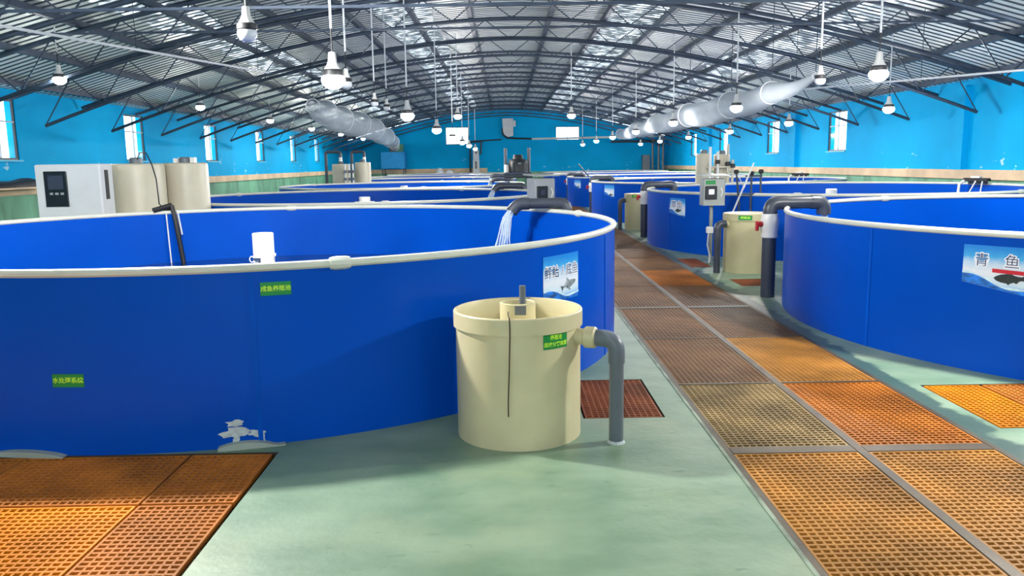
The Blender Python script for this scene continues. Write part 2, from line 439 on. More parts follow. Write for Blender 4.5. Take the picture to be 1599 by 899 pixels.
def window_side(x, side, y0, y1):
    n_win[0] += 1
    o = empty('window_%d' % n_win[0], (x, (y0+y1)/2, ZS)); tag(o, None, None, None, 'structure')
    hw = (y1-y0)/2; H = ZH-ZS; xa, xb = sorted((side*0.03, side*0.08))
    f = MB(); t = 0.045
    f.box(xa, xb, -hw, hw, 0, t).box(xa, xb, -hw, hw, H-t, H).box(xa, xb, -hw, -hw+t, t, H-t).box(xa, xb, hw-t, hw, t, H-t)
    f.build('window_frame', 'window_frame', o)
    MB().box(xa, xb, -0.018, 0.018, t, H-t).build('mullion', 'mullion_glare', o)
    MB().box(xa, xb, -hw+t, hw-t, H*.62, H*.62+.03).build('transom', 'mullion_glare', o)
    for s in (-1, 1):
        ya, yb = sorted((s*0.018, s*(hw-t)))
        MB().box(side*0.055-.003, side*0.055+.003, ya, yb, t, H*.62).build('pane', 'window_glass', o)
        MB().box(side*0.055-.003, side*0.055+.003, ya, yb, H*.62+.03, H-t).build('pane', 'window_glass', o)
    xa, xb = sorted((side*0.03, -side*0.05))
    MB().box(xa, xb, -hw-.04, hw+.04, -.04, 0).build('window_sill', 'sill_cyan', o)
for w in WL: window_side(XL, -1, *w)
for w in WR: window_side(XR, 1, *w)
for x0, x1, z0, z1 in EW:
    n_win[0] += 1
    o = empty('window_%d' % n_win[0], ((x0+x1)/2, Y1, z0)); tag(o, None, None, None, 'structure')
    hw = (x1-x0)/2; H = z1-z0; t = 0.05
    f = MB().box(-hw, hw, .1, .15, 0, t).box(-hw, hw, .1, .15, H-t, H).box(-hw, -hw+t, .1, .15, t, H-t).box(hw-t, hw, .1, .15, t, H-t)
    f.build('window_frame', 'window_frame', o)
    MB().box(-.02, .02, .1, .15, t, H-t).build('mullion', 'window_frame', o)
    for s in (-1, 1):
        xa, xb = sorted((s*.02, s*(hw-t))); MB().box(xa, xb, .12, .126, t, H-t).build('pane', 'window_glass', o)
# pilasters on the right wall
for i, y in enumerate((19.7, 31.0, 44.0)):
    tag(MB().box(XR-.14, XR, y-.2, y+.2, 1.38, 3.35).build('trim_%d' % (4+i), 'wall_blue'), None, None, None, 'structure')

# corrugated roof with four strips of translucent sheet
SKY = [(-6.95, -5.9), (-2.95, -1.75), (2.65, 3.85), (6.5, 7.5)]
def make_roof():
    root = empty('ceiling', (0, 0, 0)); tag(root, None, None, None, 'structure')
    xs = [XL-.5] + [v for p in SKY for v in p] + [XR+.5]
    pitch = 0.24; amp = 0.06
    prof = [(0.0, 0), (0.145, 0), (0.16, amp), (0.225, amp)]
    def sheet(xa, xb, ya, nb, pan):
        n = max(2, int((xb-xa)/0.7)); b = MB(); mi = []
        rows = [(ya+k*pitch+p, d) for k in range(nb) for p, d in prof] + [(ya+nb*pitch, 0)]
        for y, d in rows:
            for i in range(n+1):
                x = xa+(xb-xa)*i/n; b.v.append((x, y, zroof(x)+.03+d))
        for j in range(len(rows)-1):
            for i in range(n):
                q = j*(n+1)+i; b.f.append((q, q+n+1, q+n+2, q+1)); mi.append(0 if j % 4 == 0 else 1)
        me = b.mesh('roof_sheet', pan); me.materials.append(MATS['roof_rib']); me.polygons.foreach_set('material_index', mi); return me
    bays = 12; per = 23                                # 12 bays of 23 corrugations
    y = Y0-.6
    for k in range(bays):
        for i in range(len(xs)-1):
            sky = i % 2 == 1
            nm = 'skylight_sheet' if sky else 'roof_sheet'; place(nm, sheet(xs[i], xs[i+1], y, per, nm), root)
        y += per*pitch
make_roof()

# purlins
PUR = [XC + s for s in (-10.4, -9.1, -7.75, -6.4, -5.05, -3.7, -2.35, -1.0, 1.0, 2.35, 3.7, 5.05, 6.4, 7.75, 9.1, 10.4)]
for i, x in enumerate(PUR):
    z = zroof(x)
    o = MB().box(x-.055, x+.055, Y0, Y1, z-.12, z-.005).build('roof_purlin', 'steel_dark')
    tag(o, 'long dark steel purlin under the roof sheets, %s counted from the left wall' % ordn(i), 'purlin', 'roof purlins')

# trusses
def make_trusses():
    N = 44
    ta = lambda x: zroof(x)-.165
    top = MB(); xs = [XC-10.9+21.8*i/N for i in range(N+1)]
    top.tube([(x, 0, ta(x)) for x in xs], 0.04, 6)
    bot = MB(); xb = [XC-10.2+20.4*i/N for i in range(N+1)]
    bot.tube([(x, 0, zbot(x)) for x in xb], 0.036, 6)
    mt = top.mesh('top_chord', 'steel_dark'); mb_ = bot.mesh('bottom_chord', 'steel_dark')
    nodes = 16; webs = []
    for i in range(nodes):
        x0 = XC-10.2+20.4*i/nodes; x1 = XC-10.2+20.4*(i+1)/nodes; xm = (x0+x1)/2
        for a, c in ((x0, xm), (x1, xm)):
            webs.append(MB().bar((a, 0, zbot(a)), (c, 0, ta(c)), 0.02).mesh('web_bar', 'steel_dark'))
    tie = {9.0: 3.38, 12.0: 3.62}
    k = 0; y = -6.0
    while y < 56:
        o = empty('roof_truss', (0, y, 0))
        place('top_chord', mt, o); place('bottom_chord', mb_, o)
        for w in webs: place('web_bar', w, o)
        if y in tie:
            z = tie[y]; u = (1-(z-2.65)/2.13)**(1/1.75)*10.2
            MB().bar((XC-u, 0, z), (XC+u, 0, z), 0.03).build('tie_rod', 'steel_dark', o)
        front = y < 6
        if y > 5.9:
            lab = 'arched dark steel roof truss spanning the hall, %s in view from the camera' % ordn(k); k += 1
        else:
            lab = 'arched dark steel roof truss overhead, %s back from the foreground barrel' % ordn(int((3-y)/3+.5))
        tag(o, lab, 'truss', 'arched roof trusses')
        y += 3.0
make_trusses()

# ------------------------------------------------------------------ pendant lamps
def lamp_meshes():
    prof_n = [(0.026, 0.27), (0.03, 0.25), (0.034, 0.2), (0.05, 0.165), (0.068, 0.14)]
    neck = MB().lathe(prof_n[::-1], 20, cap1=True).mesh('neck', 'bulb_neck', True)
    col = MB().lathe([(0.07, 0.142), (0.08, 0.132), (0.08, 0.096), (0.072, 0.088)][::-1], 20, cap0=True, cap1=True).mesh('heat_sink', 'bulb_collar', True)
    pr = [(0.012, 0.0), (0.04, 0.006), (0.062, 0.02), (0.082, 0.04), (0.09, 0.062), (0.086, 0.08), (0.07, 0.095)]
    po = [(0.012, 0.0), (0.04, 0.005), (0.06, 0.018), (0.074, 0.042), (0.077, 0.068), (0.072, 0.09)]
    do = MB().lathe(po, 20, cap0=True, cap1=True).mesh('diffuser', 'bulb_off', True)
    on = {k: MB().lathe(pr, 20, cap0=True, cap1=True).mesh('diffuser', 'bulb_'+k, True) for k in ('lit', 'bright', 'strong', 'dim', 'warm')}
    return neck, col, on, do
NECK, COLLAR, DIF_ON, DIF_OFF = lamp_meshes()
def lamp(x, y, z, lit, label, group, scale=1.28):
    o = empty('pendant_lamp', (x, y, z)); tag(o, label, 'lamp', group)
    for nm, me in (('neck', NECK), ('heat_sink', COLLAR), ('diffuser', DIF_ON[lit] if lit else DIF_OFF)):
        c = place(nm, me, o); c.scale = (scale,)*3
    zt = zroof(x)-z+.05; h = .27*scale
    MB().tube([(0, 0, h-.02), (0, 0, h+.22)], 0.008, 6).build('cord', 'bulb_collar', o)
    MB().tube([(0, 0, h+.22), (0, 0, zt)], 0.014, 6).build('suspension_rod', 'conduit_white', o)
    return o
rows = [
 ('left wall row', -8.0, [9.0, 15.0, 21.8, 28.2, 34.2, 40.2, 46.5], lambda y: 3.28-.004*y, 'dim'),
 ('row over the left tanks', -1.64, [8.0, 14.0, 20.0, 26.0, 32.0, 38.0, 46.0], lambda y: 2.43, 'lit'),
 ('row over the right tank edges', 4.5, [5.6, 9.9, 15.9, 21.8, 28.0, 34.0, 40.0, 47.0], lambda y: 2.6, 'lit'),
 ('right wall row', 8.0, [11.0, 17.05, 23.0, 29.0, 35.5, 42.0, 48.0], lambda y: 2.6, 'warm'),
]
for rn, x, ys, zf, power in rows:
    for i, y in enumerate(ys):
        lamp(x, y, zf(y), 'bright' if y < 6 else ('warm' if y > 30 else power), 'glowing white pendant bulb, %s from the front in the %s' % (ordn(i), rn), 'lit pendant bulbs')
lamp(-2.9, 5.9, 3.15, 'strong', 'glowing white pendant bulb high above the large front left tank', 'lit pendant bulbs')
lamp(-0.6, -3.2, 2.6, 'bright', 'unseen added fill bulb behind the camera, middle of three', 'lit pendant bulbs')  # three unseen bulbs added as fill for the tank and barrel fronts
lamp(4.5, -2.0, 2.6, 'lit', 'unseen added fill bulb behind the camera, rightmost of three', 'lit pendant bulbs')
lamp(-6.0, -2.0, 2.8, 'warm', 'unseen added fill bulb behind the camera, leftmost of three', 'lit pendant bulbs')
lamp(-1.35, 24.0, 2.98, 'lit', 'glowing pendant bulb high in front of the far left end window', 'lit pendant bulbs')
lamp(1.97, 24.0, 2.95, 'lit', 'glowing pendant bulb high above the far right end window', 'lit pendant bulbs')
lamp(-1.92, 6.3, 2.63, False, 'large unlit white bulb with black collar hanging nearest the camera', 'unlit pendant bulbs', 0.95)
lamp(-2.1, 11.1, 2.72, False, 'unlit white pendant bulb right beside the second lit bulb over the left tanks', 'unlit pendant bulbs', 0.95)
lamp(-2.5, 16.0, 2.82, False, 'unlit pendant bulb behind and right of the bright bulb over the left tanks', 'unlit pendant bulbs', 0.95)
lamp(-2.58, 18.2, 2.88, False, 'small unlit pendant bulb farthest back over the left tanks', 'unlit pendant bulbs', 0.95)
lamp(4.3, 11.2, 2.68, False, 'unlit white pendant bulb with black collar over the right tanks', 'unlit pendant bulbs', 0.95)

# ------------------------------------------------------------------ gratings
GR = {}
def grate_mesh(w, d, fr=0.013, pitch=0.0405):
    key = (round(w, 3), round(d, 3))
    if key in GR: return GR[key]
    b = MB(); f = MB(); t = 0.0115; h = 0.028
    f.box(0, w, 0, fr, -h, 0).box(0, w, d-fr, d, -h, 0).box(0, fr, fr, d-fr, -h, 0).box(w-fr, w, fr, d-fr, -h, 0)
    n = max(2, int((w-2*fr)/pitch))
    for i in range(1, n):
        x = fr+(w-2*fr)*i/n; b.box(x-t/2, x+t/2, fr, d-fr, -h, -.002)
    n = max(2, int((d-2*fr)/pitch))
    for i in range(1, n):
        y = fr+(d-2*fr)*i/n; b.box(fr, w-fr, y-.008, y+.008, -h, -.001)
    GR[key] = (f, b); return GR[key]
GM = {}
def grate(x0, x1, y0, y1, m, label, group, z=0.0):
    w, d = round(x1-x0, 3), round(y1-y0, 3); key = (w, d, m)
    if key not in GM:
        f, b = grate_mesh(w, d); GM[key] = (f.mesh('border', m), b.mesh('bars', m))
    o = empty('floor_grate', (x0, y0, z)); tag(o, label, 'grate', group)
    place('border', GM[key][0], o); place('bars', GM[key][1], o)
    return o
ROWS = [(1.55, 2.98), (3.06, 4.49), (4.6, 5.97), (6.02, 7.6), (7.64, 9.22), (9.34, 10.92), (10.96, 12.54), (12.58, 14.16)]
y = 14.26
while y < 54: ROWS.append((y, y+1.54)); y += 1.6
for c, (xa, xb) in enumerate(((1.31, 2.035), (2.10, 2.84))):
    for i, (ya, yb) in enumerate(ROWS):
        if yb > 55: continue
        m = ['grate_gold', 'grate_gold', 'grate_olive' if c == 0 else 'grate_orange', 'grate_brown' if c == 0 else 'grate_gold', 'grate_brown', 'grate_brown', 'grate_orange' if c else 'grate_brown'][i] if i < 7 else 'grate_brown'
        pos = '%s from the front' % ordn(i)
        grate(xa, xb, ya, yb, m, '%s walkway grating panel, %s in the %s column' % ({'grate_gold': 'golden brown', 'grate_olive': 'greyish olive', 'grate_orange': 'rusty orange', 'grate_brown': 'dull brown'}[m], pos, 'left' if c == 0 else 'right'), 'walkway gratings')
def beam(b, label, cat='beam', name='steel_beam', m='steel_beam'):
    return tag(b.build(name, m), label, cat)
beam(MB().box(2.04, 2.095, 1.4, 55, -.12, .004), 'long steel beam between the two columns of walkway gratings')
beam(MB().box(1.272, 1.306, 1.4, 55, -.05, .003), 'thin steel angle along the left edge of the walkway')
beam(MB().box(2.844, 2.878, 1.4, 55, -.05, .003), 'thin steel angle along the right edge of the walkway')
for i, (yc, w) in enumerate(((3.02, .03), (4.545, .1), (5.995, .03), (7.62, .025), (9.28, .1))):
    for c, (xa, xb) in enumerate(((1.31, 2.036), (2.099, 2.84))):
        beam(MB().box(xa, xb, yc-w/2, yc+w/2, -.1, .003), 'short steel cross bar under the %s walkway column, %s from the front' % ('left' if c == 0 else 'right', ordn(i)))
# left foreground gratings
for c, (xa, xb) in enumerate(((-1.895, -1.42), (-2.88, -1.91), (-3.87, -2.89), (-4.86, -3.88), (-5.85, -4.87))):
    for r, (ya, yb) in enumerate(((3.935, 4.63), (2.5, 3.91), (1.72, 2.48))):
        m = 'grate_orange' if r == 0 or c == 0 else 'grate_yellow'
        grate(xa, xb, ya, yb, m, '%s grating left of the bare floor, %s column, %s' % ('orange brown' if m == 'grate_orange' else 'yellow orange', ordn(c), ('against the tank foot', 'one row out from tank', 'front row')[r]), 'left foreground gratings')
grate(0.515, 1.035, 5.215, 6.145, 'grate_red', 'small reddish grating set in the floor behind the foreground barrel', 'small floor gratings')
grate(3.12, 3.53, 4.88, 5.84, 'grate_yellow', 'bright yellow orange grating at the foot of the right tank', 'small floor gratings')
grate(3.56, 3.95, 4.88, 5.84, 'grate_orange', 'orange grating tucked under the right tank edge beside the yellow one', 'small floor gratings')
grate(2.985, 3.305, 12.815, 13.985, 'grate_red', 'small reddish grating beside the post of the right control box', 'small floor gratings')
grate(3.215, 3.645, 10.815, 11.435, 'grate_red', 'small reddish grating in front of the closed beige barrel', 'small floor gratings')

# ------------------------------------------------------------------ fish tanks
TH = 1.094
def tank_meshes(R):
    S = 128
    wall = MB().lathe([(R-.02, .0), (R, .0), (R, TH), (R-.018, TH), (R-.018, .03)], S).mesh('wall', 'tank_blue', True)
    bott = MB().lathe([(R-.02, .0), (R-.02, .03)], S, cap0=True, cap1=True).mesh('bottom', 'tank_blue')
    rim = MB().tube([((R-.009)*math.cos(2*PI*k/S), (R-.009)*math.sin(2*PI*k/S), TH+.01) for k in range(S)], 0.027, 10, closed=True).mesh('rim', 'rim_plastic', True)
    return wall, bott, rim
RL, RR = 3.554, 3.709
TM = {RL: tank_meshes(RL), RR: tank_meshes(RR)}
def tank(x, y, R, label, group, collars, seams, water=0.42):
    o = empty('fish_tank', (x, y, 0)); tag(o, label, 'tank', group)
    for nm, me in zip(('wall', 'bottom', 'rim'), TM[R]): place(nm, me, o)
    for a in collars:
        a = math.radians(a); d = 0.018
        pts = [((R-.009)*math.cos(a+d*t), (R-.009)*math.sin(a+d*t), TH+.01) for t in (-1, -.5, 0, .5, 1)]
        MB().tube(pts, [0.036, 0.042, 0.042, 0.042, 0.036], 10).build('rim_coupler', 'rim_plastic', o, True)
    for a in seams:
        wrapped_strip(R+.001, math.radians(a)-.004, math.radians(a)+.004, lambda t: TH-.03, lambda t: .0, 2, .003).build('wall_seam', 'seam_blue', o)
    return o
def water_in(x, y, R, label, z=0.42):
    tag(MB().lathe([(R-.03, .03), (R-.03, z)], 96, cap0=True, cap1=True).build('tank_water', 'water', loc=(x, y, 0)), label, 'water', 'water in the tanks')
LT = [(-2.4745, 8.211), (-2.798, 16.139), (-2.99, 24.04), (-3.12, 31.95), (-3.22, 39.85), (-3.3, 47.75)]
RT = [(6.8046, 8.294), (6.673, 16.535), (6.354, 24.589), (6.22, 32.6), (6.1, 40.6), (6.0, 48.6)]
LTO, RTO = [], []
lname = ['large blue round tank with beige barrel in front', 'blue round tank directly behind the large front left tank']
rname = ['large blue round tank at the right edge of the picture', 'blue round tank with control box, behind the right edge tank']
for i, (x, y) in enumerate(LT):
    lab = lname[i] if i < 2 else 'blue round tank, %s in the left row' % ordn(i)
    LTO.append(tank(x, y, RL, lab, 'tanks of the left row', [-66, -140, 100, 20] if i == 0 else [-75, 60, 150], [-74.6, -20, 62, 118, -136] if i == 0 else [-60, 30, 120]))
    water_in(x, y, RL, 'dark water surface inside the %s tank of the left row' % ordn(i))
for i, (x, y) in enumerate(RT):
    lab = rname[i] if i < 2 else 'blue round tank, %s in the right row' % ordn(i)
    RTO.append(tank(x, y, RR, lab, 'tanks of the right row', [-120, -60, 110], [-162.3, -100, 60, 130]))
    water_in(x, y, RR, 'dark water surface inside the %s tank of the right row' % ordn(i))
A = LTO[0]
rad = math.radians
# green labels on the front tank
def green_label(parent, R, ang, z, w, h, lines, label):
    b = wrapped_strip(R+.001, rad(ang)-w/2/R, rad(ang)+w/2/R, lambda t: z+h/2, lambda t: z-h/2, 6, .002)
    o = tag(b.build('label_plate', 'label_green', parent), label)
    for body, dz, size, sq in lines:
        wrapped_text('lettering', body, size, R+.0042, rad(ang), z+dz, 'label_yellow', o, bold=size*.018, squeeze=sq)
    return o
green_label(A, RL, -72.33, .972, .18, .082, [('成鱼养殖池', 0, .036, 1.0)], 'small green label reading 成鱼养殖池')
green_label(A, RL, -92.15, .465, .19, .08, [('水处理系统', 0, .038, 1.0)], 'small green label reading 水处理系统')
# fish outlines
FISH1 = [(-.5,.02),(-.42,.1),(-.3,.17),(-.2,.21),(-.1,.24),(-.04,.46),(0,.42),(.04,.24),(.14,.18),(.26,.1),(.36,.05),(.5,.2),(.46,.02),(.5,-.2),(.36,-.03),(.26,-.08),(.18,-.14),(.1,-.34),(.02,-.4),(.02,-.22),(-.1,-.22),(-.26,-.17),(-.4,-.08)]
FISH2 = [(-.5,0),(-.42,.07),(-.28,.13),(-.12,.16),(-.06,.22),(.04,.17),(.12,.13),(.26,.1),(.36,.1),(.5,.22),(.47,.06),(.5,-.12),(.38,-.02),(.28,-.05),(.2,-.14),(.12,-.1),(.02,-.14),(-.04,-.2),(-.1,-.15),(-.28,-.13),(-.42,-.08)]
def poster(parent, R, a0, a1, ztop, zbot_l, zbot_r, text, tsize, tz, fish, fang, fz, fsize, flip, fmat, label, red=None, wave=True, tilt=0.0, tsq=1.0, ftilt=0.0, fx=1.0, fy=1.0):
    A0, A1 = rad(a0), rad(a1)
    bot = lambda t: zbot_l+(zbot_r-zbot_l)*t
    o = tag(wrapped_strip(R+.001, A0, A1, lambda t: ztop, bot, 14, .003).build('poster', 'sign_print', parent), label)
    if wave:
        crest = lambda t: bot(t)+.075-.05*t+.018*math.sin(t*7.5)
        wrapped_strip(R+.0045, A0, A1, crest, lambda t: bot(t)+.001, 18, .001).build('printed_wave', 'wave_blue', o)
        wrapped_strip(R+.006, A0, A1, lambda t: crest(t)+.008+.006*math.sin(t*19), lambda t: crest(t)-.006, 22, .0006).build('printed_foam', 'wave_white', o)
    if text:
        wrapped_text('lettering', text, tsize, R+.0052, (A0+A1)/2, tz, 'sign_halo', o, bold=tsize*.07, squeeze=tsq)
        wrapped_text('lettering', text, tsize, R+.0062, (A0+A1)/2, tz, 'sign_ink', o, bold=-tsize*.004, squeeze=tsq)
    ct, st = math.cos(ftilt), math.sin(ftilt)
    pts = [((px*ct-py*st)*fsize*fx, (px*st+py*ct)*fsize*fy) for px, py in fish]
    if flip: pts = [(-px, py) for px, py in pts]
    wrapped_poly(pts, R+.0068, rad(fang), fz).build('printed_fish', fmat, o)
    if red:
        ra0, ra1, rz0, rz1, rh = red
        wrapped_strip(R+.0075, rad(ra0), rad(ra1), lambda t: rz0+(rz1-rz0)*t+rh/2, lambda t: rz0+(rz1-rz0)*t-rh/2, 8, .001).build('red_strip', 'sign_red', o)
    return o
poster(A, RL, -39.4, -31.1, 1.0, .66, .64, '鲆鲐/底鱼', .1, .87, FISH1, -33.7, .758, .2, True, 'fish_grey', 'blue and white poster with dark lettering and a silver fish', ftilt=-.35, fx=1.25, fy=.62)
poster(RTO[0], RR, -148.4, -140.6, 1.01, .715, .64, '青 鱼', .112, .89, FISH2, -142.9, .765, .235, False, 'fish_dark', 'blue and white poster reading 青鱼 with a black fish and red strip', red=(-144.9, -140.7, .822, .815, .03), tsq=1.0)
poster(RTO[1], RR, -162.6, -154.4, 1.0, .72, .65, '草鱼', .15, .87, FISH2, -157.6, .77, .2, False, 'fish_dark', 'small blue and white poster with two characters and a dark fish', tsq=1.3)
poster(RTO[2], RR, -160.1, -152.1, 1.04, .77, .68, None, .1, .8, FISH2, -154.6, .76, .18, False, 'fish_dark', 'pale poster with a small dark fish')
poster(RTO[3], RR, -162.0, -154.0, 1.02, .76, .68, None, .1, .8, FISH2, -156.6, .76, .18, False, 'fish_dark', 'pale poster with a small dark fish')
# bare patches where the blue coating has flaked off the front tank foot
def chip(cx, cz, w, h, seed):
    rnd = random.Random(seed); pts = []
    n = 16
    for k in range(n):
        a = 2*PI*k/n; q = rnd.uniform(.55, 1.1); pts.append((w/2*q*math.cos(a), h/2*q*math.sin(a)))
    wrapped_poly(pts, RL+.002, rad(cx), cz).build('flaked_patch', 'chip_white', A)
chip(-76.9, .158, .13, .05, 3); chip(-77.0, .095, .19, .075, 5); chip(-74.9, .083, .13, .06, 9); chip(-76.9, .05, .05, .07, 11); chip(-74.6, .045, .05, .06, 17)
o = wrapped_strip(RL, rad(-78.6), rad(-72.3), lambda t: .008+.034*math.sin(PI*min(1, t*1.15+.05))**.6, lambda t: 0, 16, .05)
tag(o.build('concrete_fillet', 'skirt_grey', A), 'grey mortar fillet at the tank foot')
o = wrapped_strip(RL, rad(-101), rad(-93), lambda t: .006+.03*math.sin(PI*t)**.7, lambda t: 0, 12, .05)
o.build('concrete_fillet', 'skirt_grey', A)

# standpipes in the tank centres
def standpipe(x, y, label, kind):
    o = empty('standpipe', (x, y, .03)); tag(o, label, 'pipe', 'white standpipes')
    if kind == 0:
        MB().lathe([(.105, 0), (.105, 1.0), (.096, 1.005), (.096, .7)], 28, cap0=True).build('pipe', 'pvc_white', o, True)
        ring = [(-.105-.012+.022*math.cos(t*PI/5), -.03, .74+.03*math.sin(t*PI/5)) for t in range(10)]
        MB().tube(ring, .005, 6, closed=True).build('hook_ring', 'pvc_white', o)
        MB().box(-.03, -.004, -.114, -.09, .58, .76).build('slot_plate', 'steel_dark', o)
        MB().box(-.075, -.004, -.112, -.08, .735, .76).build('slot_bracket', 'steel_dark', o)
        MB().tube([(.1, -.02, .8), (.125, -.02, .79), (.118, -.02, .77)], .008, 6).build('hook', 'pvc_white', o)
    else:
        MB().lathe([(.11, 0), (.11, 1.04), (.1, 1.05)], 24, cap0=True, cap1=True).build('pipe', 'pvc_white', o, True)
        if kind == 1:
            MB().lathe([(.112, .93), (.2, .93), (.2, .955), (.112, .96)], 24).build('flange', 'pvc_white', o, True)
standpipe(*LT[0], 'tall white pvc standpipe with hook in the front left tank', 0)
standpipe(*LT[1], 'white capped standpipe with flange in the second left tank', 1)
standpipe(*LT[2], 'white standpipe top in the third left tank', 2)
standpipe(*RT[1], 'white standpipe top in the second right tank', 2)
standpipe(*RT[0], 'white standpipe in the right edge tank', 2)

# ------------------------------------------------------------------ inlet pipes with falling water
def stream(x, y, ztop, zbot_, dx, label, n=3, spread=.05):
    o = empty('water_stream', (x, y, zbot_)); tag(o, label, 'water', 'water pouring from inlet pipes')
    rnd = random.Random(int(x*100))
    for k in range(n):
        ox = (k-(n-1)/2)*spread/n*2; pts = []; rr = []
        q = 1-.35*k/n
        for i in range(9):
            t = i/8; pts.append((dx*math.sqrt(t)*q+ox*(.4+t*.8)+rnd.uniform(-.006, .006), rnd.uniform(-.01, .01), (ztop-zbot_)*(1-t)))
            rr.append(.017*(1-.5*t)*rnd.uniform(.6, 1.3))
        MB().tube(pts, rr, 8).build('water_strand', 'water_fall', o, True)
def left_inlet(cx, cy, label, wl_):
    x, y = cx+3.23, cy+1.79; zp = 1.2
    o = empty('inlet_pipe', (x, y, 0)); tag(o, label, 'pipe', 'inlet pipes of the left tanks')
    MB().tube([(0, 0, 0), (0, 0, zp-.2)], .06, 16).build('riser', 'pvc_dark', o, True)
    MB().tube(elbow((0, 0, zp-.22), (0, 0, zp), (-.16, 0, zp), .1), .072, 18).build('elbow', 'pvc_dark', o, True)
    MB().tube([(-.1, 0, zp), (-.48, 0, zp)], .064, 18).build('spout_pipe', 'pvc_dark', o, True)
    pts = elbow((-.46, 0, zp), (-.6, 0, zp), (-.68, -.02, zp-.1), .07)
    MB().tube(pts, .074, 18, caps=False).build('spout_end', 'pvc_dark', o, True)
    stream(x-.68, y-.02, zp-.08, .42, -.17, wl_, 6, .085)
for i in range(4):
    left_inlet(*LT[i], 'dark grey pipe bent over the rim of the %s left tank' % ordn(i), 'white water pouring from the pipe into the %s left tank' % ordn(i))
def right_inlet(cx, cy, label, wl_, lab2):
    x, y = cx-3.548, cy+1.62; zp = 1.17
    o = empty('inlet_pipe', (x, y, 0)); tag(o, label, 'pipe', 'inlet pipes of the right tanks')
    MB().tube([(0, 0, 0), (0, 0, .76)], .085, 18).build('riser', 'pvc_dark', o, True)
    MB().tube(elbow((0, 0, .98), (0, 0, zp), (.2, 0, zp), .11), .085, 18).build('elbow', 'pvc_dark', o, True)
    MB().tube([(.16, 0, zp), (.54, 0, zp)], .078, 18).build('spout_pipe', 'pvc_dark', o, True)
    MB().tube(elbow((.5, 0, zp), (.66, 0, zp), (.66, 0, zp-.15), .1), .086, 18, caps=False).build('spout_end', 'pvc_dark', o, True)
    v = MB().lathe([(.088, .74), (.1, .75), (.1, .82), (.108, .84), (.108, .97), (.098, 1.0), (.098, 1.03), (.088, 1.035)], 24).build('valve_body', 'pvc_white', o, True)
    MB().tube([(-.1, -.02, .91), (-.15, -.03, .91)], .035, 12).build('valve_stem', 'handle_red', v, True)
    MB().cbox(-.185, -.145, -.055, -.01, .83, .95, .01).build('valve_handle', 'handle_red', v)
    stream(x+.67, y, zp-.13, .42, .03, wl_, 5, .09)
for i in range(4):
    right_inlet(*RT[i], 'dark grey inlet pipe with white valve over the %s right tank' % ordn(i), 'white water falling from the pipe into the %s right tank' % ordn(i), '')

# ------------------------------------------------------------------ foreground barrel
def front_barrel():
    o = empty('settling_barrel', (0.067, 4.985, 0)); tag(o, 'open beige plastic barrel standing in front of the big blue tank', 'barrel')
    r = .392
    MB().lathe([(r-.012, 0), (r, 0.0), (r, .70), (r-.014, .70), (r-.014, .02)], 64, cap0=True).build('body', 'pvc_beige', o, True)
    MB().lathe([(r+.001, .702), (r+.013, .702), (r+.013, .795), (r+.008, .802), (r-.004, .802), (r-.008, .795), (r-.008, .69)], 64).build('rim_band', 'pvc_beige', o, True)
    MB().lathe([(r-.016, .60), (r-.016, .62)], 48, cap1=True).build('inner_deck', 'beige_dirty', o)
    t = MB().lathe([(.112, .62), (.112, .835), (.104, .84), (.1, .835), (.1, .63)], 32).build('inner_tube', 'pvc_beige', o, True)
    MB().box(-.02, .05, -.116, -.098, .775, .83).build('notch_plate', 'pvc_grey', t)
    MB().tube([(.03, -.06, .64), (.03, -.06, .95)], .021, 12).build('stub_pipe', 'pvc_grey', o, True)
    MB().tube([(-.16, .04, .62), (-.16, .04, .70)], .06, 16).build('side_fitting', 'beige_dirty', o, True)
    c = rad(-98)
    pts = [(-.06, -.14, .8), (-.062, -.3, .812)] + [((r+.018)*math.cos(c)+dx, (r+.018)*math.sin(c), z) for dx, z in ((.002, .812), (.004, .76), (.004, .70), (.0, .6), (-.003, .5), (-.008, .4), (-.012, .3), (-.012, .22))]
    MB().tube(pts, .0042, 6).build('hanging_cord', 'cord_dark', o)
    # outlet fitting towards the drain riser
    d = Vector((.655-.067, 4.73-4.985, 0)).normalized(); P = lambda s, z: (d.x*s, d.y*s, z)
    z = .645
    MB().tube([P(.37, z), P(.445, z)], .05, 20).build('outlet_socket', 'pvc_beige', o, True)
    MB().tube([P(.44, z), P(.45, z), P(.505, z), P(.515, z)], [.058, .066, .066, .056], 20).build('union_nut', 'pvc_beige', o, True)
    MB().tube(elbow(P(.5, z), P(.641, z), P(.641, .5), .085, 8), [.05]*11, 20).build('outlet_elbow', 'pvc_grey', o, True) if False else None
    e = elbow(P(.5, z), P(.641, z), P(.641, .5), .085, 8)
    MB().tube(e, .051, 20).build('outlet_elbow', 'pvc_grey', o, True)
    MB().tube([P(.641, .52), P(.641, 0)], .044, 20).build('drain_riser', 'pvc_grey', o, True)
    MB().lathe([(.046, 0), (.056, .0), (.05, .012), (.045, .016)], 16, c=P(.641, 0)).build('mortar_ring', 'chip_white', o)
    green_label(o, r, -56, .657, .175, .092, [('养殖池', .021, .033, .9), ('固液分离装置', -.02, .03, .95)], 'green label with yellow characters')
front_barrel()

